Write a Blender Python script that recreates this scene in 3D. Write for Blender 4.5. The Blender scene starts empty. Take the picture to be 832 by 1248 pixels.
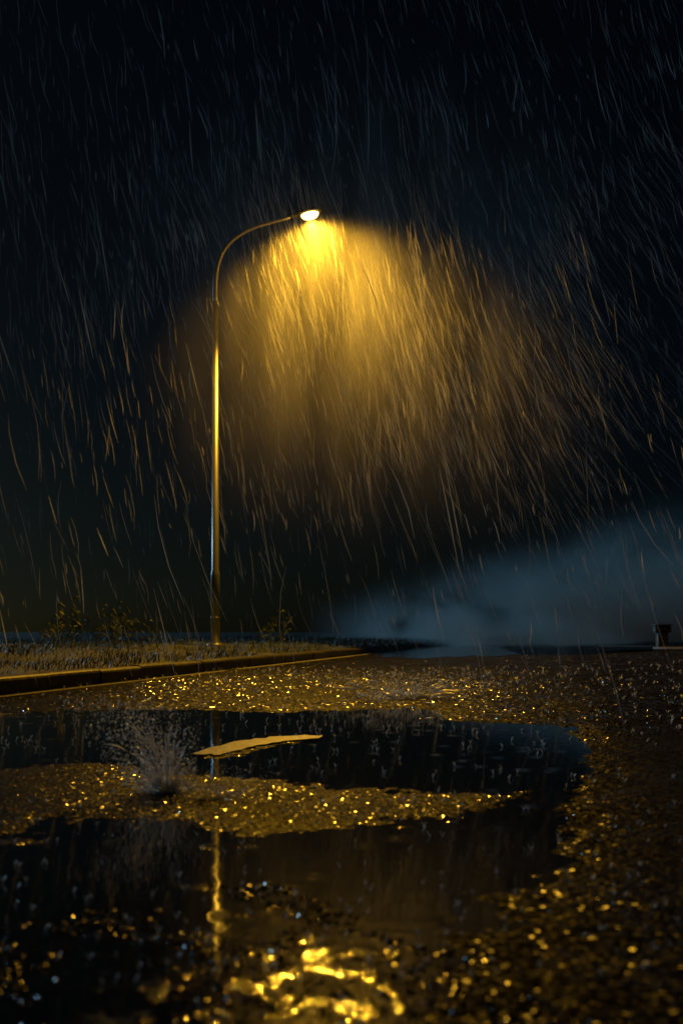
import bpy, math, random
import numpy as np
from mathutils import Vector, noise, Matrix
random.seed(7); rng=np.random.default_rng(7)
sc=bpy.context.scene
sc.view_settings.view_transform='Standard'; sc.view_settings.look='None'; sc.view_settings.exposure=0

# ---------------- parameters -----------------
CAMH=0.5
KX=lambda Y:-4.38+0.222*Y          # kerb face line (x as function of y)
RW=4.6                              # road width
LAMP=Vector((-0.60,17.6,7.98))
POLE=(-2.25,17.6)

# ---------------- helpers --------------------
def new_obj(name,verts,faces,mat=None,smooth=False,parent=None):
    me=bpy.data.meshes.new(name)
    if isinstance(verts,np.ndarray):
        nv=len(verts); f=np.asarray(faces,dtype=np.int32); k=f.shape[1]
        me.vertices.add(nv); me.vertices.foreach_set('co',verts.astype(np.float32).ravel())
        me.loops.add(f.size); me.loops.foreach_set('vertex_index',f.ravel())
        me.polygons.add(len(f)); me.polygons.foreach_set('loop_start',np.arange(0,f.size,k,dtype=np.int32))
        me.update(calc_edges=True); me.validate()
    else:
        me.from_pydata([tuple(v) for v in verts],[],faces); me.update()
    me.polygons.foreach_set('use_smooth',[bool(smooth)]*len(me.polygons))
    o=bpy.data.objects.new(name,me); sc.collection.objects.link(o)
    if mat: me.materials.append(mat)
    if parent: o.parent=parent
    return o
def empty(name):
    e=bpy.data.objects.new(name,None); sc.collection.objects.link(e); return e
def newmat(name):
    m=bpy.data.materials.new(name); m.use_nodes=True; nt=m.node_tree; nt.nodes.clear()
    out=nt.nodes.new('ShaderNodeOutputMaterial'); return m,nt,out
def N(nt,t,**kw):
    n=nt.nodes.new(t)
    for k,v in kw.items(): setattr(n,k,v)
    return n
def principled(name,base,rough,metal=0.0,ior=1.5,bump=None,bscale=50,bstr=0.3,bdist=0.01,var=0.3):
    m,nt,out=newmat(name); p=N(nt,'ShaderNodeBsdfPrincipled')
    p.inputs['Roughness'].default_value=rough; p.inputs['Metallic'].default_value=metal; p.inputs['IOR'].default_value=ior
    tc=N(nt,'ShaderNodeTexCoord'); nz=N(nt,'ShaderNodeTexNoise'); nz.inputs['Scale'].default_value=bscale; nz.inputs['Detail'].default_value=6
    nt.links.new(tc.outputs['Object'],nz.inputs['Vector'])
    cr=N(nt,'ShaderNodeValToRGB'); b=Vector(base)
    cr.color_ramp.elements[0].position=.3; cr.color_ramp.elements[1].position=.7
    cr.color_ramp.elements[0].color=(*(b*(1-var)),1); cr.color_ramp.elements[1].color=(*(b*(1+var)),1)
    nt.links.new(nz.outputs['Fac'],cr.inputs['Fac']); nt.links.new(cr.outputs['Color'],p.inputs['Base Color'])
    bp=N(nt,'ShaderNodeBump'); bp.inputs['Strength'].default_value=bstr; bp.inputs['Distance'].default_value=bdist
    nt.links.new(nz.outputs['Fac'],bp.inputs['Height']); nt.links.new(bp.outputs['Normal'],p.inputs['Normal'])
    nt.links.new(p.outputs[0],out.inputs['Surface']); return m
class Tubes:
    def __init__(s): s.v=[]; s.f=[]
    def add(s,pts,rad,n=4):
        b=len(s.v); m=len(pts)
        for i,p in enumerate(pts):
            p=Vector(p); a=Vector(pts[max(i-1,0)]); c=Vector(pts[min(i+1,m-1)]); d=(c-a).normalized()
            u=d.cross(Vector((0.3,1,0.1))).normalized(); w=d.cross(u)
            for k in range(n):
                t=2*math.pi*k/n; s.v.append(p+(u*math.cos(t)+w*math.sin(t))*rad[i])
        for i in range(m-1):
            for k in range(n):
                s.f.append((b+i*n+k,b+i*n+(k+1)%n,b+(i+1)*n+(k+1)%n,b+(i+1)*n+k))
        s.f.append(tuple(b+k for k in range(n))[::-1]); s.f.append(tuple(b+(m-1)*n+k for k in range(n)))

# ---------------- materials ------------------
def sparkle_mat(name,base,fine_s,coarse_s,k,rough,spec,rest,near_lo=.95):
    """wet aggregate: every exposed stone chip is a tilted little mirror in a dark, rough binder;
    the surface dressing is fine grained by the puddle and coarser further up the road"""
    m,nt,out=newmat(name); L=nt.links.new
    tc=N(nt,'ShaderNodeTexCoord'); sp=N(nt,'ShaderNodeSeparateXYZ'); L(tc.outputs['Object'],sp.inputs[0])
    vs=[]
    for scl in (fine_s,coarse_s):
        vo=N(nt,'ShaderNodeTexVoronoi'); vo.inputs['Scale'].default_value=scl; L(tc.outputs['Object'],vo.inputs['Vector']); vs.append(vo)
    fr=N(nt,'ShaderNodeMapRange'); fr.inputs['From Min'].default_value=4.6; fr.inputs['From Max'].default_value=6.2; L(sp.outputs['Y'],fr.inputs['Value'])
    mxc=N(nt,'ShaderNodeMix',data_type='RGBA'); L(fr.outputs[0],mxc.inputs[0]); L(vs[0].outputs['Color'],mxc.inputs[6]); L(vs[1].outputs['Color'],mxc.inputs[7])
    col=mxc.outputs[2]
    sub=N(nt,'ShaderNodeVectorMath',operation='SUBTRACT'); sub.inputs[1].default_value=(.5,.5,.5); L(col,sub.inputs[0])
    mul=N(nt,'ShaderNodeVectorMath',operation='MULTIPLY'); mul.inputs[1].default_value=(k,k,0.0); L(sub.outputs[0],mul.inputs[0])
    geo=N(nt,'ShaderNodeNewGeometry')
    add=N(nt,'ShaderNodeVectorMath',operation='ADD'); L(geo.outputs['Normal'],add.inputs[0]); L(mul.outputs[0],add.inputs[1])
    nm=N(nt,'ShaderNodeVectorMath',operation='NORMALIZE'); L(add.outputs[0],nm.inputs[0])
    p=N(nt,'ShaderNodeBsdfPrincipled'); L(nm.outputs[0],p.inputs['Normal'])
    n2=N(nt,'ShaderNodeTexNoise'); n2.inputs['Scale'].default_value=2.3; n2.inputs['Detail'].default_value=6; L(tc.outputs['Object'],n2.inputs['Vector'])
    cr=N(nt,'ShaderNodeValToRGB'); cr.color_ramp.elements[0].position=.35; cr.color_ramp.elements[1].position=.65
    cr.color_ramp.elements[0].color=(*[c*.5 for c in base],1); cr.color_ramp.elements[1].color=(*[c*1.3 for c in base],1)
    L(n2.outputs['Fac'],cr.inputs['Fac']); L(cr.outputs['Color'],p.inputs['Base Color'])
    sc_=N(nt,'ShaderNodeSeparateColor'); L(col,sc_.inputs[0])
    pm=N(nt,'ShaderNodeMapRange'); pm.inputs['From Min'].default_value=.36; pm.inputs['From Max'].default_value=.66; pm.inputs['To Min'].default_value=near_lo; pm.inputs['To Max'].default_value=.25; L(n2.outputs['Fac'],pm.inputs['Value'])
    gt=N(nt,'ShaderNodeMath',operation='GREATER_THAN'); L(sc_.outputs[2],gt.inputs[0]); L(pm.outputs[0],gt.inputs[1])
    sr=N(nt,'ShaderNodeMapRange'); sr.inputs['To Min'].default_value=rest*spec; sr.inputs['To Max'].default_value=spec; L(gt.outputs[0],sr.inputs['Value']); L(sr.outputs[0],p.inputs['Specular IOR Level'])
    rr=N(nt,'ShaderNodeMapRange'); rr.inputs['To Min'].default_value=.4; rr.inputs['To Max'].default_value=rough; L(gt.outputs[0],rr.inputs['Value']); L(rr.outputs[0],p.inputs['Roughness'])
    p.inputs['IOR'].default_value=1.5
    L(p.outputs[0],out.inputs['Surface']); return m
M_road=sparkle_mat('wet_asphalt',(.015,.015,.017),190,58,.85,.15,.62,.05,1.0)
M_shoulder=sparkle_mat('wet_gravel_ground',(.010,.009,.009),130,45,.7,.24,.11,.1)
M_pebble=principled('wet_pebbles',(.03,.027,.023),.2,ior=1.75,bscale=300,bstr=.05,bdist=.001)
M_kerb=principled('wet_concrete',(.06,.055,.048),.5,ior=1.35,bscale=25,bstr=.9,bdist=.01,var=.6)
M_paint=principled('worn_road_paint',(.45,.43,.38),.3,bscale=30,bstr=.4,bdist=.003,var=.8)
M_soil=principled('verge_soil',(.028,.034,.014),.7,bscale=12,bstr=.8,bdist=.05)
M_grass=principled('wet_grass',(.06,.082,.022),.5,bscale=8,var=.5)
M_ground=principled('dark_field',(.02,.024,.018),.8,bscale=3,bstr=.6,bdist=.05)
M_metal=principled('galvanised_steel',(.32,.32,.32),.36,metal=.7,bscale=60,bstr=.1,bdist=.002,var=.15)
M_dark=principled('dark_cast_aluminium',(.03,.03,.03),.6,metal=.3,bscale=60)
M_ruffled=principled('wind_ruffled_water',(.01,.012,.014),.12,ior=1.5,bscale=9,bstr=.3,bdist=.004)

# puddle water
m,nt,out=newmat('rain_water'); L=nt.links.new
tc=N(nt,'ShaderNodeTexCoord'); p=N(nt,'ShaderNodeBsdfPrincipled')
p.inputs['Base Color'].default_value=(.005,.006,.007,1); p.inputs['Roughness'].default_value=.05; p.inputs['IOR'].default_value=1.34
vo=N(nt,'ShaderNodeTexVoronoi'); vo.inputs['Scale'].default_value=6.5; L(tc.outputs['Object'],vo.inputs['Vector'])
ml=N(nt,'ShaderNodeMath',operation='MULTIPLY'); ml.inputs[1].default_value=80; L(vo.outputs['Distance'],ml.inputs[0])
sn=N(nt,'ShaderNodeMath',operation='SINE'); L(ml.outputs[0],sn.inputs[0])
fo=N(nt,'ShaderNodeMapRange'); fo.inputs['From Min'].default_value=0; fo.inputs['From Max'].default_value=.36; fo.inputs['To Min'].default_value=1; fo.inputs['To Max'].default_value=0; L(vo.outputs['Distance'],fo.inputs['Value'])
rg=N(nt,'ShaderNodeMath',operation='MULTIPLY'); L(sn.outputs[0],rg.inputs[0]); L(fo.outputs[0],rg.inputs[1])
nz=N(nt,'ShaderNodeTexNoise'); nz.inputs['Scale'].default_value=14; nz.inputs['Detail'].default_value=2; L(tc.outputs['Object'],nz.inputs['Vector'])
# fine rain-pitted chop, strongest in the exposed shallows at the near end of the puddle
spw=N(nt,'ShaderNodeSeparateXYZ'); L(tc.outputs['Object'],spw.inputs[0])
nearf=N(nt,'ShaderNodeMapRange'); nearf.inputs['From Min'].default_value=1.75; nearf.inputs['From Max'].default_value=1.25; L(spw.outputs['Y'],nearf.inputs['Value'])
nm_=N(nt,'ShaderNodeTexNoise'); nm_.inputs['Scale'].default_value=14; nm_.inputs['Detail'].default_value=3; L(tc.outputs['Object'],nm_.inputs['Vector'])
mk=N(nt,'ShaderNodeMapRange'); mk.inputs['From Min'].default_value=.5; mk.inputs['From Max'].default_value=.62; L(nm_.outputs['Fac'],mk.inputs['Value'])
mk2=N(nt,'ShaderNodeMath',operation='MULTIPLY'); L(mk.outputs[0],mk2.inputs[0]); L(nearf.outputs[0],mk2.inputs[1])
nf=N(nt,'ShaderNodeTexNoise'); nf.inputs['Scale'].default_value=150; nf.inputs['Detail'].default_value=0; L(tc.outputs['Object'],nf.inputs['Vector'])
nfm=N(nt,'ShaderNodeMath',operation='MULTIPLY'); L(nf.outputs['Fac'],nfm.inputs[0]); L(mk2.outputs[0],nfm.inputs[1])
b1=N(nt,'ShaderNodeBump'); b1.inputs['Strength'].default_value=.5; b1.inputs['Distance'].default_value=.0005; L(rg.outputs[0],b1.inputs['Height'])
b2=N(nt,'ShaderNodeBump'); b2.inputs['Strength'].default_value=.5; b2.inputs['Distance'].default_value=.0008; L(nz.outputs['Fac'],b2.inputs['Height']); L(b1.outputs['Normal'],b2.inputs['Normal'])
b3=N(nt,'ShaderNodeBump'); b3.inputs['Strength'].default_value=.7; b3.inputs['Distance'].default_value=.0035; L(nfm.outputs[0],b3.inputs['Height']); L(b2.outputs['Normal'],b3.inputs['Normal'])
L(b3.outputs['Normal'],p.inputs['Normal']); L(p.outputs[0],out.inputs['Surface']); M_water=m

def rainmat(name,c,gl):
    m,nt,out=newmat(name); L=nt.links.new
    d=N(nt,'ShaderNodeBsdfDiffuse'); d.inputs['Color'].default_value=(c,c,c,1)
    t=N(nt,'ShaderNodeBsdfTranslucent'); t.inputs['Color'].default_value=(c,c,c,1)
    mx=N(nt,'ShaderNodeMixShader'); mx.inputs[0].default_value=.6; L(d.outputs[0],mx.inputs[1]); L(t.outputs[0],mx.inputs[2])
    g=N(nt,'ShaderNodeBsdfGlossy'); g.inputs['Roughness'].default_value=.35
    m2=N(nt,'ShaderNodeMixShader'); m2.inputs[0].default_value=gl; L(mx.outputs[0],m2.inputs[1]); L(g.outputs[0],m2.inputs[2])
    L(m2.outputs[0],out.inputs['Surface']); return m
M_rain=rainmat('falling_rain',.75,0.0)
M_splash=rainmat('splash_water',.98,.35)

# ---------------- terrain height -------------
WATER=[(.51,6.52),(.61,5.45),(.96,5.36),(1.19,5.22),(1.22,4.44),(.95,3.53),(.66,2.79),(.55,2.4),(.40,2.0),(.25,1.71),(.16,1.5),(.12,1.255),(.08,.7),(-2.6,.7),(-3.0,2.5),(-2.9,5.0),(-2.2,6.0),(-1.13,6.35),(-.3,6.1)]
I1=[(-1.26,3.64),(-1.02,3.80),(-.635,3.53),(-.246,3.36),(.01,3.16),(.375,3.06),(.60,3.10),(.50,2.83),(.313,2.66),(.008,2.52),(-.172,2.44),(-.355,2.46),(-.578,2.65),(-.74,2.55),(-.72,2.32),(-1.6,2.45),(-2.0,3.2)]
I2=[(-.61,3.95),(-.44,4.55),(-.14,4.69),(-.117,4.51),(-.307,4.29),(-.50,3.87)]
def sdf(px,py,poly):
    n=len(poly); d=np.full(px.shape,1e9); ins=np.zeros(px.shape,bool)
    for i in range(n):
        ax,ay=poly[i]; bx,by=poly[(i+1)%n]; ex,ey=bx-ax,by-ay
        t=np.clip(((px-ax)*ex+(py-ay)*ey)/(ex*ex+ey*ey),0,1)
        d=np.minimum(d,np.hypot(px-ax-t*ex,py-ay-t*ey))
        c=((ay>py)!=(by>py))&(px<(bx-ax)*(py-ay)/((by-ay) if by!=ay else 1e-9)+ax); ins^=c
    return np.where(ins,-d,d)
def heights(X,Y):
    s=sdf(X,Y,WATER)
    for pl in (I1,I2):
        s=np.maximum(s,-sdf(X,Y,pl))
    n=np.zeros(X.shape)
    for i in np.where(Y<16)[0]:
        x=X[i]; y=Y[i]
        n[i]=noise.noise((x*3,y*3,0))*.10+noise.noise((x*11,y*11,5))*.10+noise.noise((x*30,y*30,9))*.08
        if y<7: n[i]+=noise.noise((x*75,y*75,2))*.06
    s=s+n-.02
    z=np.where(s>0,.006*(1-np.exp(-s/.12)),-.012*(1-np.exp(s/.10)))
    w=X-KX(Y)-RW
    return z+np.clip(w+.25,0,3)*.055
def wig(Y): return np.array([noise.noise((0,float(a)*.9,3))*.25+noise.noise((0,float(a)*3.1,8))*.09-.42*min(1,max(0,(4.4-float(a))/1.4)) for a in Y])
def grid(wlist,ylist,hf,wg=True):
    W,Yg=np.meshgrid(wlist,ylist); X=W+KX(Yg)
    if wg:
        X=X+wig(ylist)[:,None]*np.clip((W-2)/(RW-2),0,1)*np.clip((12-W)/4,0,1)
    Xf=X.ravel(); Yf=Yg.ravel()
    Z=hf(Xf,Yf); V=np.stack([Xf,Yf,Z],1); r,c=W.shape
    i=np.arange(r-1)[:,None]*c+np.arange(c-1)[None,:]; i=i.ravel()
    F=np.stack([i,i+1,i+c+1,i+c],1); return V,F
ys=[-5,-3,-1,0,.5]; y=.8
while y<150: ys.append(y); y+=max(.011,.009*y)
ys.append(300); ys=np.array(ys)
ws=np.concatenate([np.linspace(0,1.6,50)[:-1],np.linspace(1.6,RW,240)])
V,F=grid(ws,ys,heights); new_obj('road',V,F,M_road,True)
ws=np.concatenate([np.linspace(RW,RW+1.2,60)[:-1],np.linspace(RW+1.2,RW+5,50)[:-1],np.linspace(RW+5,RW+60,20)])
V,F=grid(ws,ys,heights); new_obj('gravel_shoulder',V,F,M_shoulder,True)
V,F=grid(np.linspace(.9,5.3,12),np.linspace(.3,7.2,16),lambda a,b:np.zeros(a.shape),False)
new_obj('rain_puddle',V,F,M_water,True)
def pool(cx,cy,rx,ry,z,seed,ps,fs):
    b=len(ps); n=64; ps.append((cx,cy,z))
    for k in range(n):
        t=2*math.pi*k/n; r=1+.45*noise.noise((math.cos(t)*1.6+seed,math.sin(t)*1.6,seed))+.2*noise.noise((math.cos(t)*6+seed,math.sin(t)*6,seed))
        ps.append((cx+rx*r*math.cos(t)+.3*ry*r*math.sin(t)*.7,cy+ry*r*math.sin(t),z))
    for k in range(n): fs.append((b,b+1+k,b+1+(k+1)%n))
ps=[];fs=[]
pool(3.0,26,1.6,7,.012,1.1,ps,fs); pool(6.3,21.5,.9,1.3,.19,2.4,ps,fs); pool(6.3,44,2.2,10,.012,3.2,ps,fs)
new_obj('shallow_puddle',ps,fs,M_ruffled)

new_obj('ground',[(-800,-60,-.08),(800,-60,-.08),(800,1200,-.08),(-800,1200,-.08)],[(0,1,2,3)],M_ground)
def vh(u):
    return .145+.12*min(1,max(0,u-.15)/1.7)
us=np.concatenate([[.14],np.linspace(.2,5,36),np.linspace(6,60,14),[200]])
yv=np.concatenate([np.linspace(-5,40,160),np.linspace(42,120,20),[400]])
def vheight(X,Y):
    u=KX(Y)-X
    z=.145+.12*np.clip((u-.15)/1.7,0,1)
    return z+np.array([noise.noise((a*.8,b*.8,2))*.05*min(1,max(0,(c-.2)/1.0)) for a,b,c in zip(X,Y,u)])
V,F=grid(-us[::-1],yv,vheight,False); new_obj('grass_verge',V,F,M_soil,True)
v=[];f=[]
for i in range(42000):
    yy=6+ (random.random()**1.2)*36; u=.12+random.random()**1.3*7.5
    cl=noise.noise((yy*.9,u*1.3,4))
    if cl<-.2 and random.random()<.8: continue
    x=KX(yy)-u; z=vh(u)+noise.noise((x*.8,yy*.8,2))*.05*min(1,max(0,(u-.2)))-.01
    h=random.uniform(.03,.085)*(1+1.2*max(0,cl))*(2.2 if random.random()<.03 else 1)
    a=random.uniform(0,6.28); w=random.uniform(.003,.006); lx=random.gauss(.03,.04); ly=random.gauss(0,.04)
    dx,dy=math.cos(a)*w,math.sin(a)*w; b=len(v)
    v+=[(x-dx,yy-dy,z),(x+dx,yy+dy,z),(x+dx*.7+lx*.4,yy+dy*.7+ly*.4,z+h*.6),(x-dx*.7+lx*.4,yy-dy*.7+ly*.4,z+h*.6),(x+lx,yy+ly,z+h)]
    f+=[(b,b+1,b+2,b+3),(b+3,b+2,b+4)]
new_obj('grass',v,f,M_grass)
T=Tubes()
for (cx,cy) in [(-3.9,17),(-4.1,17.6),(-3.2,15.5),(-1.25,18.5),(-5.2,19),(-3.45,13),(-4.6,16.2)]:
    for k in range(random.randint(5,9)):
        h=random.uniform(.25,.75); a=random.gauss(.1,.25); bx=cx+random.gauss(0,.18); by=cy+random.gauss(0,.18)
        pts=[(bx+a*h*t*t,by,.22+h*t) for t in (0,.35,.7,1)]
        T.add(pts,[.006,.005,.004,.002],3)
        for q in range(7):
            t=random.uniform(.3,1); bz=.22+h*t; px=bx+a*h*t*t; dx=random.choice((-1,1))*random.uniform(.04,.12)
            T.add([(px,by,bz),(px+dx*.6,by+random.gauss(0,.02),bz+.05),(px+dx,by,bz+random.uniform(-.02,.06))],[.004,.012,.002],3)
new_obj('roadside_weeds',T.v,T.f,M_grass)

# kerb
v=[];f=[]
dv=Vector((.222,1,0)).normalized(); nl=Vector((-dv.y,dv.x,0))
prof=[(0,-.06),(.0,.112),(.008,.130),(.024,.142),(.045,.147),(.135,.150),(.14,-.06)]
s=-6
while s<110:
    ln=.92; jz=random.gauss(0,.004); jn=random.gauss(0,.004); b=len(v)
    for e in (s+.006,s+ln-.006):
        o=Vector((-4.38,0,0))+dv*e
        for (a,z) in prof:
            q=o+nl*(a+jn); v.append((q.x,q.y,z+jz))
    n=len(prof)
    for k in range(n-1): f.append((b+k,b+k+1,b+n+k+1,b+n+k))
    f.append(tuple(range(b,b+n))); f.append(tuple(range(b+n,b+2*n))[::-1])
    s+=ln
new_obj('kerb',v,f,M_kerb)
def hz(x,y): return float(heights(np.array([x]),np.array([y]))[0])
v=[];f=[]
def strip(y0,y1,w0,w1):
    yy=y0; first=True
    while yy<y1:
        wob=.012*noise.noise((yy*4,w0,0)); wob2=.012*noise.noise((yy*5,w1,4))
        za=hz(KX(yy)+w0,yy)+.004
        v.append((KX(yy)+w0+wob,yy,za)); v.append((KX(yy)+w1+wob2,yy,za))
        if not first:
            b=len(v)-4; f.append((b,b+1,b+3,b+2))
        first=False; yy+=.15 if yy<30 else .6
strip(-4,12.6,.10,.19); strip(12.9,80,.10,.19)
new_obj('road_edge_line',v,f,M_paint)
# added pale patch just proud of the puddle, its colour giving the golden sheen
M_sheen=principled('painted_sheen',(.30,.28,.22),.35,bscale=22,bstr=.5,bdist=.004,var=.6)
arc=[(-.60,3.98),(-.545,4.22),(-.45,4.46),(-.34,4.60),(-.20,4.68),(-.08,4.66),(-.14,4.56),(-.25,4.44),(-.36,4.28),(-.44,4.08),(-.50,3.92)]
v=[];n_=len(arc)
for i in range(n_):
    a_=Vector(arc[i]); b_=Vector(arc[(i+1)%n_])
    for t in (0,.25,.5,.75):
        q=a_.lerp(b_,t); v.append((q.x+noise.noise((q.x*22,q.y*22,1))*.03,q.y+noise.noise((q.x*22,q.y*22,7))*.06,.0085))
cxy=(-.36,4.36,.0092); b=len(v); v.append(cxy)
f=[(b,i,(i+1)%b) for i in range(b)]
new_obj('pale_sheen_patch',v,f,M_sheen)

# ---------------- pebbles --------------------
import bmesh
bm=bmesh.new(); bmesh.ops.create_icosphere(bm,subdivisions=2,radius=1); IV=np.array([q.co[:] for q in bm.verts]); IF=np.array([[q.index for q in fc.verts] for fc in bm.faces]); bm.free()
bm=bmesh.new(); bmesh.ops.create_icosphere(bm,subdivisions=1,radius=1); JV=np.array([q.co[:] for q in bm.verts]); JF=np.array([[q.index for q in fc.verts] for fc in bm.faces]); bm.free()
def pebbles(name,X,Y,R,hi=True,mat=None,lift=.25,Z=None,flat=.65,smooth=True):
    BV,BF=(IV,IF) if hi else (JV,JF); n=len(X)
    if Z is None: Z=heights(X,Y)
    ph=rng.uniform(0,6,(n,3,1))
    d=1+.18*np.sin(BV[:,0]*2.3+ph[:,0])*np.cos(BV[:,1]*2.1+ph[:,1])+.1*np.sin(BV[:,2]*3+ph[:,2])
    a=rng.uniform(0,6.28,(n,1)); ca,sa=np.cos(a),np.sin(a)
    R_=np.asarray(R)[:,None]
    qx=BV[None,:,0]*d*rng.uniform(.7,1.3,(n,1))*R_; qy=BV[None,:,1]*d*rng.uniform(.7,1.3,(n,1))*R_; qz=BV[None,:,2]*d*flat*R_
    tx=rng.uniform(-.5,.5,(n,1)); qz=qz+tx*qx*flat
    VV=np.stack([qx*ca-qy*sa+X[:,None],qx*sa+qy*ca+Y[:,None],qz+Z[:,None]+R_*lift],2).reshape(-1,3)
    FF=(BF[None]+(np.arange(n)*len(BV))[:,None,None]).reshape(-1,3)
    return new_obj(name,VV,FF,mat or M_pebble,smooth)
Xa=[];Ya=[];Ra=[];Za=[]
for i in range(14000):      # foreground grit breaking the water surface
    y=rng.uniform(.95,1.95); x=rng.uniform(-.85,.45)
    cl=noise.noise((x*5,y*5,1))+.6*noise.noise((x*17,y*17,3))
    lim=-.14+.75*max(0,y-1.3)+.3*max(0,-x-.3)+.9*max(0,x-.12)
    if cl<lim or random.random()<.35: continue
    Xa.append(x);Ya.append(y);Ra.append(rng.uniform(.0018,.0046)*(1.5 if random.random()<.06 else 1))
    Za.append(max(-.0003,hz(x,y)))
for i in range(1100):      # shore of the puddle
    y=rng.uniform(1.2,6.5); x=KX(y)+RW+rng.uniform(-1.2,1.2)
    sd_=sdf(np.array([x]),np.array([y]),WATER)[0]
    if sd_<-.05 or random.random()>math.exp(-max(0,sd_)/.1): continue
    Xa.append(x);Ya.append(y);Ra.append(rng.uniform(.0012,.0034)); Za.append(max(-.0005,hz(x,y)))
pebbles('gravel',np.array(Xa),np.array(Ya),np.array(Ra),Z=np.array(Za),hi=False,smooth=False)
n=6500
Yb=4.5+15*rng.random(n)**1.3; Xb=KX(Yb)+RW+.5+rng.normal(0,.8,n)
pebbles('gravel.001',Xb,Yb,rng.uniform(.003,.008,n),hi=False,smooth=False)
n=18000
Yc=5.2+16*rng.random(n)**1.2; Wc=rng.uniform(.3,RW,n); Xc=KX(Yc)+Wc
n2=10000; Yd=2.3+1.7*rng.random(n2); Xd=rng.uniform(-1.6,.7,n2)
X=np.concatenate([Xc,Xd]);Y=np.concatenate([Yc,Yd]); Z=heights(X,Y); R=np.concatenate([rng.uniform(.0022,.0060,n),rng.uniform(.0009,.0023,n2)])
k=Z>.0006; pebbles('road_grit',X[k],Y[k],R[k],hi=False,smooth=False,Z=Z[k],lift=.2)

# ---------------- street lamp ----------------
lamp=empty('street_lamp'); 
def lathe(name,prof,cx,cy,n,mat):
    v=[];f=[]
    for r,z in prof:
        for k in range(n):
            t=2*math.pi*k/n; v.append((cx+r*math.cos(t),cy+r*math.sin(t),z))
    for i in range(len(prof)-1):
        for k in range(n): f.append((i*n+k,i*n+(k+1)%n,(i+1)*n+(k+1)%n,(i+1)*n+k))
    f.append(tuple(range(n))[::-1]); f.append(tuple(range((len(prof)-1)*n,len(prof)*n)))
    return new_obj(name,v,f,mat,True,lamp)
px,py=POLE
lathe('base_plate',[(.15,.2),(.15,.285),(.11,.295)],px,py,20,M_metal)
lathe('pole',[(.078,.25),(.078,1.5),(.074,1.56),(.062,1.6),(.048,6.4)],px,py,20,M_metal)
ctrl=[Vector(c) for c in [(-2.25,17.6,6.3),(-2.25,17.6,6.75),(-2.21,17.6,7.05),(-2.10,17.6,7.32),(-1.90,17.6,7.54),(-1.60,17.6,7.71),(-1.25,17.6,7.82),(-.92,17.6,7.91)]]
T=Tubes(); pts=[]
for i in range(len(ctrl)-1):
    p0=ctrl[max(i-1,0)];p1=ctrl[i];p2=ctrl[i+1];p3=ctrl[min(i+2,len(ctrl)-1)]
    for t in (0,.25,.5,.75):
        pts.append(.5*((2*p1)+(p2-p0)*t+(2*p0-5*p1+4*p2-p3)*t*t+(3*p1-p0-3*p2+p3)*t**3))
pts.append(ctrl[-1]); T.add(pts,[.046-.018*i/len(pts) for i in range(len(pts))],12)
new_obj('curved_arm',T.v,T.f,M_metal,True,lamp)
lathe('access_door_frame',[(.081,.75),(.081,.76)],px,py,20,M_metal)
v=[];f=[]; ax=Vector((1,-.12,.16)).normalized(); side=Vector((.12,1,0)).normalized(); up=ax.cross(side).normalized()
if up.z<0: up=-up
org=Vector((-.98,17.6,7.90)); st=[(0,.035,.035),(.08,.045,.05),(.2,.09,.075),(.35,.13,.085),(.5,.13,.075),(.6,.09,.05),(.65,.03,.02)]
n=16
for (t,w,h) in st:
    for k in range(n):
        a=2*math.pi*k/n; hh=h if math.sin(a)>0 else h*.35
        v.append(org+ax*t+side*w*math.cos(a)+up*hh*math.sin(a))
for i in range(len(st)-1):
    for k in range(n): f.append((i*n+k,i*n+(k+1)%n,(i+1)*n+(k+1)%n,(i+1)*n+k))
f.append(tuple(range(n))); f.append(tuple(range((len(st)-1)*n,len(st)*n)))
new_obj('lamp_housing',v,f,M_dark,True,lamp)
m,nt,out=newmat('lit_glass_bowl'); e=N(nt,'ShaderNodeEmission'); e.inputs['Color'].default_value=(1,.6,.14,1); e.inputs['Strength'].default_value=24
nt.links.new(e.outputs[0],out.inputs['Surface'])
v=[];f=[]; c0=org+ax*.42-up*.028; rings=[(1,0),(.93,.3),(.75,.62),(.45,.88),(.12,1)]
for r,d in rings:
    for k in range(n):
        a=2*math.pi*k/n; v.append(c0+ax*.155*r*math.cos(a)+side*.11*r*math.sin(a)-up*.085*d)
for i in range(len(rings)-1):
    for k in range(n): f.append((i*n+k,i*n+(k+1)%n,(i+1)*n+(k+1)%n,(i+1)*n+k))
f.append(tuple(range((len(rings)-1)*n,len(rings)*n)))
new_obj('glass_bowl',v,f,m,True,lamp)
bc=c0-up*.14
ld=bpy.data.lights.new('lamp_beam','SPOT'); ld.energy=3500; ld.color=(1,.50,.03); ld.spot_size=math.radians(101); ld.spot_blend=.24; ld.shadow_soft_size=.05
lo=bpy.data.objects.new('lamp_beam',ld); sc.collection.objects.link(lo); lo.parent=lamp
lo.location=bc; lo.rotation_euler=Vector((.15,-.33,-.93)).to_track_quat('-Z','Y').to_euler()

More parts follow.
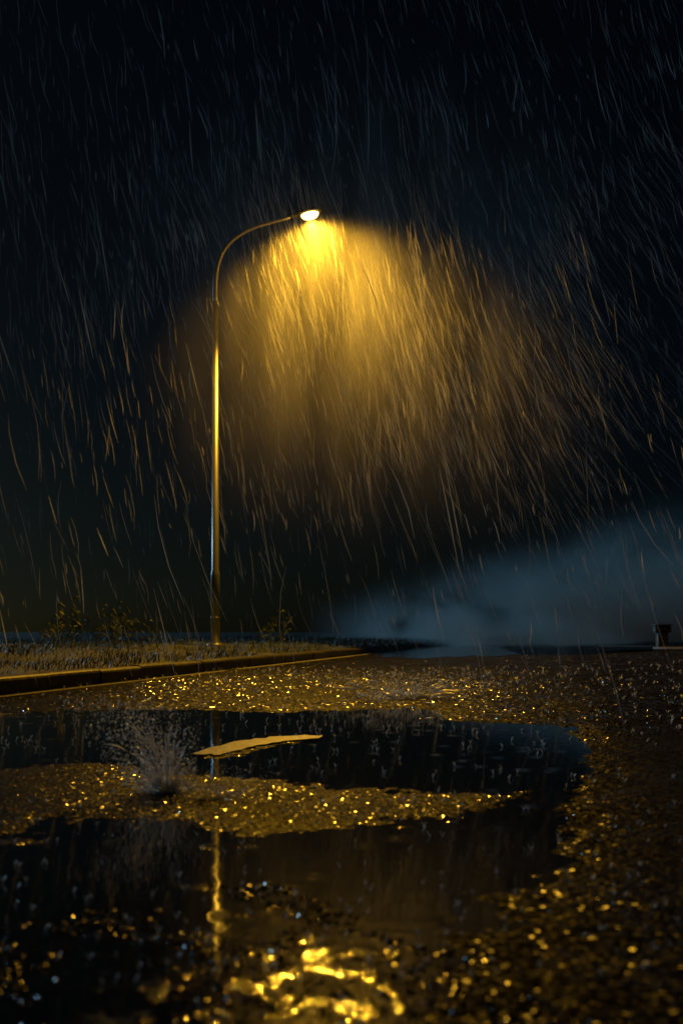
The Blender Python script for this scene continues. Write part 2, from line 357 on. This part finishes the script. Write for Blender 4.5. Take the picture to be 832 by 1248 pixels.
# ---------------- marker post on the right ---
mp=empty('roadside_marker_post')
def box(name,c,s,mat,par,bev=.01):
    bm=bmesh.new(); bmesh.ops.create_cube(bm,size=1); bmesh.ops.scale(bm,vec=s,verts=bm.verts)
    bmesh.ops.bevel(bm,geom=bm.edges[:],offset=bev,segments=2,affect='EDGES'); me=bpy.data.meshes.new(name); bm.to_mesh(me); bm.free()
    o=bpy.data.objects.new(name,me); o.location=c; me.materials.append(mat); sc.collection.objects.link(o); o.parent=par; return o
mx_,my_=6.5,20.0; mz=hz(mx_,my_)
box('post',(mx_,my_,mz+.22),(.2,.18,.5),M_dark,mp); box('head',(mx_,my_,mz+.43),(.32,.2,.14),M_dark,mp,.02); box('cap',(mx_,my_,mz+.515),(.36,.24,.028),M_dark,mp,.008)
box('reflector',(mx_,my_-.105,mz+.43),(.12,.012,.06),M_dark,mp,.004)
T=Tubes(); pts=[(6.75+.9*math.sin(t),18.6-1.8*t,hz(6.75,18.6-1.8*t)+.03) for t in np.linspace(-.6,1.6,14)]
T.add(pts,[.035]*14,8); new_obj('lay_by_kerb',T.v,T.f,M_kerb,True)

# ---------------- rain -----------------------
VV=[];FF=[];cnt=0
def drop(x,y,z,tilt,ty,ln,r):
    global cnt
    top=Vector((x-tilt*ln*.5,y-ty*ln*.5,z+ln*.5)); cur=random.gauss(0,.04)*ln
    ps_=[top+Vector((tilt*ln*t+cur*math.sin(3.14*t),ty*ln*t,-ln*t)) for t in (0,.3,.65,1)]
    if ps_[-1].z<.03: return
    rr=[r*.15,r*.8,r,r*.2]; b=cnt
    for q,ra in zip(ps_,rr):
        for k in range(3):
            a=2.094*k+.5; VV.append((q.x+ra*math.cos(a),q.y+ra*math.sin(a),q.z))
    for s_ in range(3):
        for k in range(3): FF.append((b+s_*3+k,b+s_*3+(k+1)%3,b+(s_+1)*3+(k+1)%3,b+(s_+1)*3+k))
    cnt+=12
def wind(x,y,z):
    g=noise.noise((x*.22,y*.2,z*.22)); g2=noise.noise((x*.9,y*.9,z*.9+7))
    return .22+.28*g+.18*g2+.012*x+random.gauss(0,.09)
for i in range(11000):
    y=2.6+26*random.random()**.75; x=random.uniform(-1,1)*(1.5+.55*y); z=random.uniform(.0,1)*(1.2+.66*y)
    if noise.noise((x*.35,y*.25,z*.3))<random.uniform(-.5,.35): continue
    if z<4.0 and random.random()<.3: continue
    ln=random.choice((.3,.5,.8,1,1.5,2.2))*random.uniform(.22,.55)*min(1,.2+y/14)
    r=random.uniform(.0006,.0019)*min(1.6,.2+y/10)*(2.4 if random.random()<.16 else 1)
    drop(x,y,z,wind(x,y,z),random.gauss(-.02,.08),ln,r)
for i in range(8000):
    x=random.gauss(.8,3.2); y=random.gauss(17.4,1.9); z=random.uniform(2.4,8.4)
    if noise.noise((x*.55,y*.3,z*.28+3))<random.uniform(-.3,.35): continue
    if random.random()>min(1,(z-2.0)/2.8): continue
    drop(x,y,z,wind(x,y,z)+.08*max(0,x),random.gauss(0,.08),random.uniform(.18,.85)*(1.5 if random.random()<.1 else 1),random.uniform(.0008,.0026)*(1.7 if random.random()<.1 else 1))
new_obj('rain',np.array(VV),np.array(FF),M_rain,True)

# ---------------- splashes -------------------
def splash(name,cx,cy,R,H,n,lean,seed,th=.0022,spray=14):
    random.seed(seed); T=Tubes(); e=empty(name)
    for i in range(n):
        a=random.uniform(0,6.28); h=H*random.uniform(.12,1)**1.6; out_=R*random.uniform(.3,4.2)
        pts=[];rad=[]; base=th*random.uniform(.3,.9)*(1.6 if random.random()<.12 else 1); t0=random.uniform(0,.65); t1=t0+random.uniform(.12,.4)
        for q in range(6):
            t=t0+(t1-t0)*q/5
            rad_=R*.25+out_*t; pts.append((cx+math.cos(a)*rad_+lean*h*t+random.gauss(0,.0012),cy+math.sin(a)*rad_*.8,.0+h*(2.4*t-1.4*t*t)))
            rad.append(base*(.35+.65*math.sin(3.14*(q+.5)/6))*random.uniform(.5,1.4))
        T.add(pts,rad,5)
    for i in range(34):
        a=6.28*i/34+random.uniform(-.1,.1); h=H*random.uniform(.1,.28)
        T.add([(cx+math.cos(a)*R*.5,cy+math.sin(a)*R*.45,-.002),(cx+math.cos(a)*R*.66,cy+math.sin(a)*R*.58,h*.6),(cx+math.cos(a)*R*1.0,cy+math.sin(a)*R*.9,h)],[R*.11,R*.07,R*.02],6)
    new_obj('water_strands',T.v,T.f,M_splash,True,e)
    k=n*spray; X=[];Y=[];Z=[]
    for _ in range(k):
        a=random.uniform(0,6.28); h=H*random.uniform(0,1.1)**2.0; rr=R*(.3+random.uniform(0,3.0)*(.5+h/H))
        X.append(cx+math.cos(a)*rr+lean*h); Y.append(cy+math.sin(a)*rr*.8); Z.append(h+.003)
    Rr=np.array([random.uniform(.0005,.0014)*(2.3 if random.random()<.12 else 1)*th/.0018 for _ in range(k)])
    o=pebbles('droplets',np.array(X),np.array(Y),Rr,hi=False,mat=M_splash,lift=0,Z=np.array(Z),flat=1); o.parent=e
    T=Tubes()
    for q,rr in ((1.0,.003),(1.9,.0018),(2.8,.0012)):
        pts=[(cx+R*q*.8*math.cos(t)*(1+.06*math.sin(5*t+q)),cy+R*q*.8*math.sin(t),.001) for t in np.linspace(0,6.283,40)]
        T.add(pts,[rr*1.2]*40,5)
    new_obj('ripple_rings',T.v,T.f,M_water,True,e)
splash('water_splash',-.54,3.05,.045,.23,190,-.4,3,.0026,24)
splash('water_splash.001',-.39,2.92,.045,.07,70,.1,5,.002,16)
splash('water_splash.002',.49,7.3,.17,.17,130,0,9,.006,14)
random.seed(11); T=Tubes()
for i in range(1100):
    y=1.4+random.random()**1.3*12; x=random.uniform(-.45,.4)*y; zz=max(0,hz(x,y)); sc_=(.25+.12*y)
    for k in range(random.randint(3,6)):
        a=random.uniform(0,6.28); h=random.uniform(.004,.018)*sc_*1.4; o=h*.6; r=.0011*sc_
        T.add([(x,y,zz),(x+math.cos(a)*o*.5,y+math.sin(a)*o*.5,zz+h*.7),(x+math.cos(a)*o,y+math.sin(a)*o,zz+h)],[r,r*.6,r],4)
new_obj('raindrop_impacts',T.v,T.f,M_splash,True)

# ---------------- atmosphere -----------------
def boxmesh(name,a,b,mat):
    x0,y0,z0=a;x1,y1,z1=b
    v=[(x0,y0,z0),(x1,y0,z0),(x1,y1,z0),(x0,y1,z0),(x0,y0,z1),(x1,y0,z1),(x1,y1,z1),(x0,y1,z1)]
    f=[(0,3,2,1),(4,5,6,7),(0,1,5,4),(1,2,6,5),(2,3,7,6),(3,0,4,7)]
    return new_obj(name,v,f,mat)
m,nt,out=newmat('rain_spray'); L=nt.links.new
tc=N(nt,'ShaderNodeTexCoord')
vs1=N(nt,'ShaderNodeVectorMath',operation='SUBTRACT'); vs1.inputs[1].default_value=(.6,17.4,6.5); L(tc.outputs['Object'],vs1.inputs[0])
vs2=N(nt,'ShaderNodeVectorMath',operation='MULTIPLY'); vs2.inputs[1].default_value=(1/7.0,1/3.5,1/5.6); L(vs1.outputs[0],vs2.inputs[0])
ln_=N(nt,'ShaderNodeVectorMath',operation='LENGTH'); L(vs2.outputs[0],ln_.inputs[0])
fr=N(nt,'ShaderNodeMapRange'); fr.interpolation_type='SMOOTHERSTEP'; fr.inputs['From Min'].default_value=-.35; fr.inputs['From Max'].default_value=1.0; fr.inputs['To Min'].default_value=1.3; fr.inputs['To Max'].default_value=0; L(ln_.outputs['Value'],fr.inputs['Value'])
mpn=N(nt,'ShaderNodeMapping'); mpn.inputs['Rotation'].default_value=(0,.28,0); mpn.inputs['Scale'].default_value=(1.6,.9,.28); L(tc.outputs['Object'],mpn.inputs['Vector'])
nz=N(nt,'ShaderNodeTexNoise'); nz.inputs['Scale'].default_value=1; nz.inputs['Detail'].default_value=2; L(mpn.outputs[0],nz.inputs['Vector'])
r1=N(nt,'ShaderNodeMapRange'); r1.inputs['From Min'].default_value=.35; r1.inputs['From Max'].default_value=.68; r1.inputs['To Min'].default_value=.25; r1.inputs['To Max'].default_value=1.75; L(nz.outputs['Fac'],r1.inputs['Value'])
a1=N(nt,'ShaderNodeMath',operation='MULTIPLY'); L(r1.outputs[0],a1.inputs[0]); L(fr.outputs[0],a1.inputs[1])
a2=N(nt,'ShaderNodeMath',operation='MULTIPLY'); L(a1.outputs[0],a2.inputs[0]); a2.inputs[1].default_value=.056
vs=N(nt,'ShaderNodeVolumeScatter'); vs.inputs['Anisotropy'].default_value=.1; L(a2.outputs[0],vs.inputs['Density'])
L(vs.outputs[0],out.inputs['Volume']); boxmesh('rain_spray',(-6.5,13.9,.9),(7.7,20.9,12.1),m)
m,nt,out=newmat('drifting_mist'); L=nt.links.new
tc=N(nt,'ShaderNodeTexCoord'); mpn=N(nt,'ShaderNodeMapping'); mpn.inputs['Scale'].default_value=(.32,.14,.36); mpn.inputs['Rotation'].default_value=(0,.5,0); L(tc.outputs['Object'],mpn.inputs['Vector'])
nz=N(nt,'ShaderNodeTexNoise'); nz.inputs['Scale'].default_value=1; nz.inputs['Detail'].default_value=4; nz.inputs['Distortion'].default_value=1.1; L(mpn.outputs[0],nz.inputs['Vector'])
r1=N(nt,'ShaderNodeMapRange'); r1.inputs['From Min'].default_value=.40; r1.inputs['From Max'].default_value=.68; r1.inputs['To Min'].default_value=.06; L(nz.outputs['Fac'],r1.inputs['Value'])
sp=N(nt,'ShaderNodeSeparateXYZ'); L(tc.outputs['Object'],sp.inputs[0])
top=N(nt,'ShaderNodeMapRange'); top.inputs['From Min'].default_value=0; top.inputs['From Max'].default_value=14; top.inputs['To Min'].default_value=2.4; top.inputs['To Max'].default_value=6.8; L(sp.outputs['X'],top.inputs['Value'])
dvn=N(nt,'ShaderNodeMath',operation='DIVIDE'); L(sp.outputs['Z'],dvn.inputs[0]); L(top.outputs[0],dvn.inputs[1])
fz=N(nt,'ShaderNodeMapRange'); fz.interpolation_type='SMOOTHERSTEP'; fz.inputs['From Min'].default_value=-.9; fz.inputs['From Max'].default_value=1.0; fz.inputs['To Min'].default_value=1.8; fz.inputs['To Max'].default_value=0; L(dvn.outputs[0],fz.inputs['Value'])
fx=N(nt,'ShaderNodeMapRange'); fx.interpolation_type='SMOOTHSTEP'; fx.inputs['From Min'].default_value=-1.5; fx.inputs['From Max'].default_value=9; L(sp.outputs['X'],fx.inputs['Value'])
a1=N(nt,'ShaderNodeMath',operation='MULTIPLY'); L(r1.outputs[0],a1.inputs[0]); L(fz.outputs[0],a1.inputs[1])
a2=N(nt,'ShaderNodeMath',operation='MULTIPLY'); L(a1.outputs[0],a2.inputs[0]); L(fx.outputs[0],a2.inputs[1])
a3=N(nt,'ShaderNodeMath',operation='MULTIPLY'); L(a2.outputs[0],a3.inputs[0]); a3.inputs[1].default_value=1.2
vs=N(nt,'ShaderNodeVolumeScatter'); vs.inputs['Anisotropy'].default_value=.5; L(a3.outputs[0],vs.inputs['Density']); vs.inputs['Color'].default_value=(.62,.88,1,1)
L(vs.outputs[0],out.inputs['Volume']); boxmesh('mist',(-2,30,-.05),(22,40,7.2),m)

# ---------------- light ----------------------
sd=Vector((-.64,.74,.2)).normalized()
sl=bpy.data.lights.new('moonlight','SUN'); sl.energy=.7; sl.color=(.38,.72,1.0); sl.angle=math.radians(.5)
so=bpy.data.objects.new('moonlight',sl); sc.collection.objects.link(so); so.rotation_euler=sd.to_track_quat('Z','Y').to_euler()
w=bpy.data.worlds.new('World'); sc.world=w; w.use_nodes=True; nt=w.node_tree; bg=nt.nodes['Background']
sky=nt.nodes.new('ShaderNodeTexSky'); sky.sky_type='NISHITA'; sky.sun_disc=False; sky.sun_elevation=math.asin(sd.z); sky.sun_rotation=math.atan2(sd.x,sd.y)
tm=nt.nodes.new('ShaderNodeVectorMath'); tm.operation='MULTIPLY'; tm.inputs[1].default_value=(.45,.72,1.0)
nt.links.new(sky.outputs[0],tm.inputs[0]); nt.links.new(tm.outputs[0],bg.inputs['Color']); bg.inputs['Strength'].default_value=.0008

# ---------------- camera ---------------------
cd=bpy.data.cameras.new('camera'); cam=bpy.data.objects.new('camera',cd); sc.collection.objects.link(cam); sc.camera=cam
cam.location=(0,0,CAMH); cam.rotation_euler=(math.radians(90),0,0)
cd.sensor_fit='VERTICAL'; cd.sensor_height=36; cd.lens=1200/1248*36; cd.shift_y=(770-624)/1248; cd.clip_end=3000; cd.clip_start=.02
cd.dof.use_dof=True; cd.dof.focus_distance=6.0; cd.dof.aperture_fstop=2.8
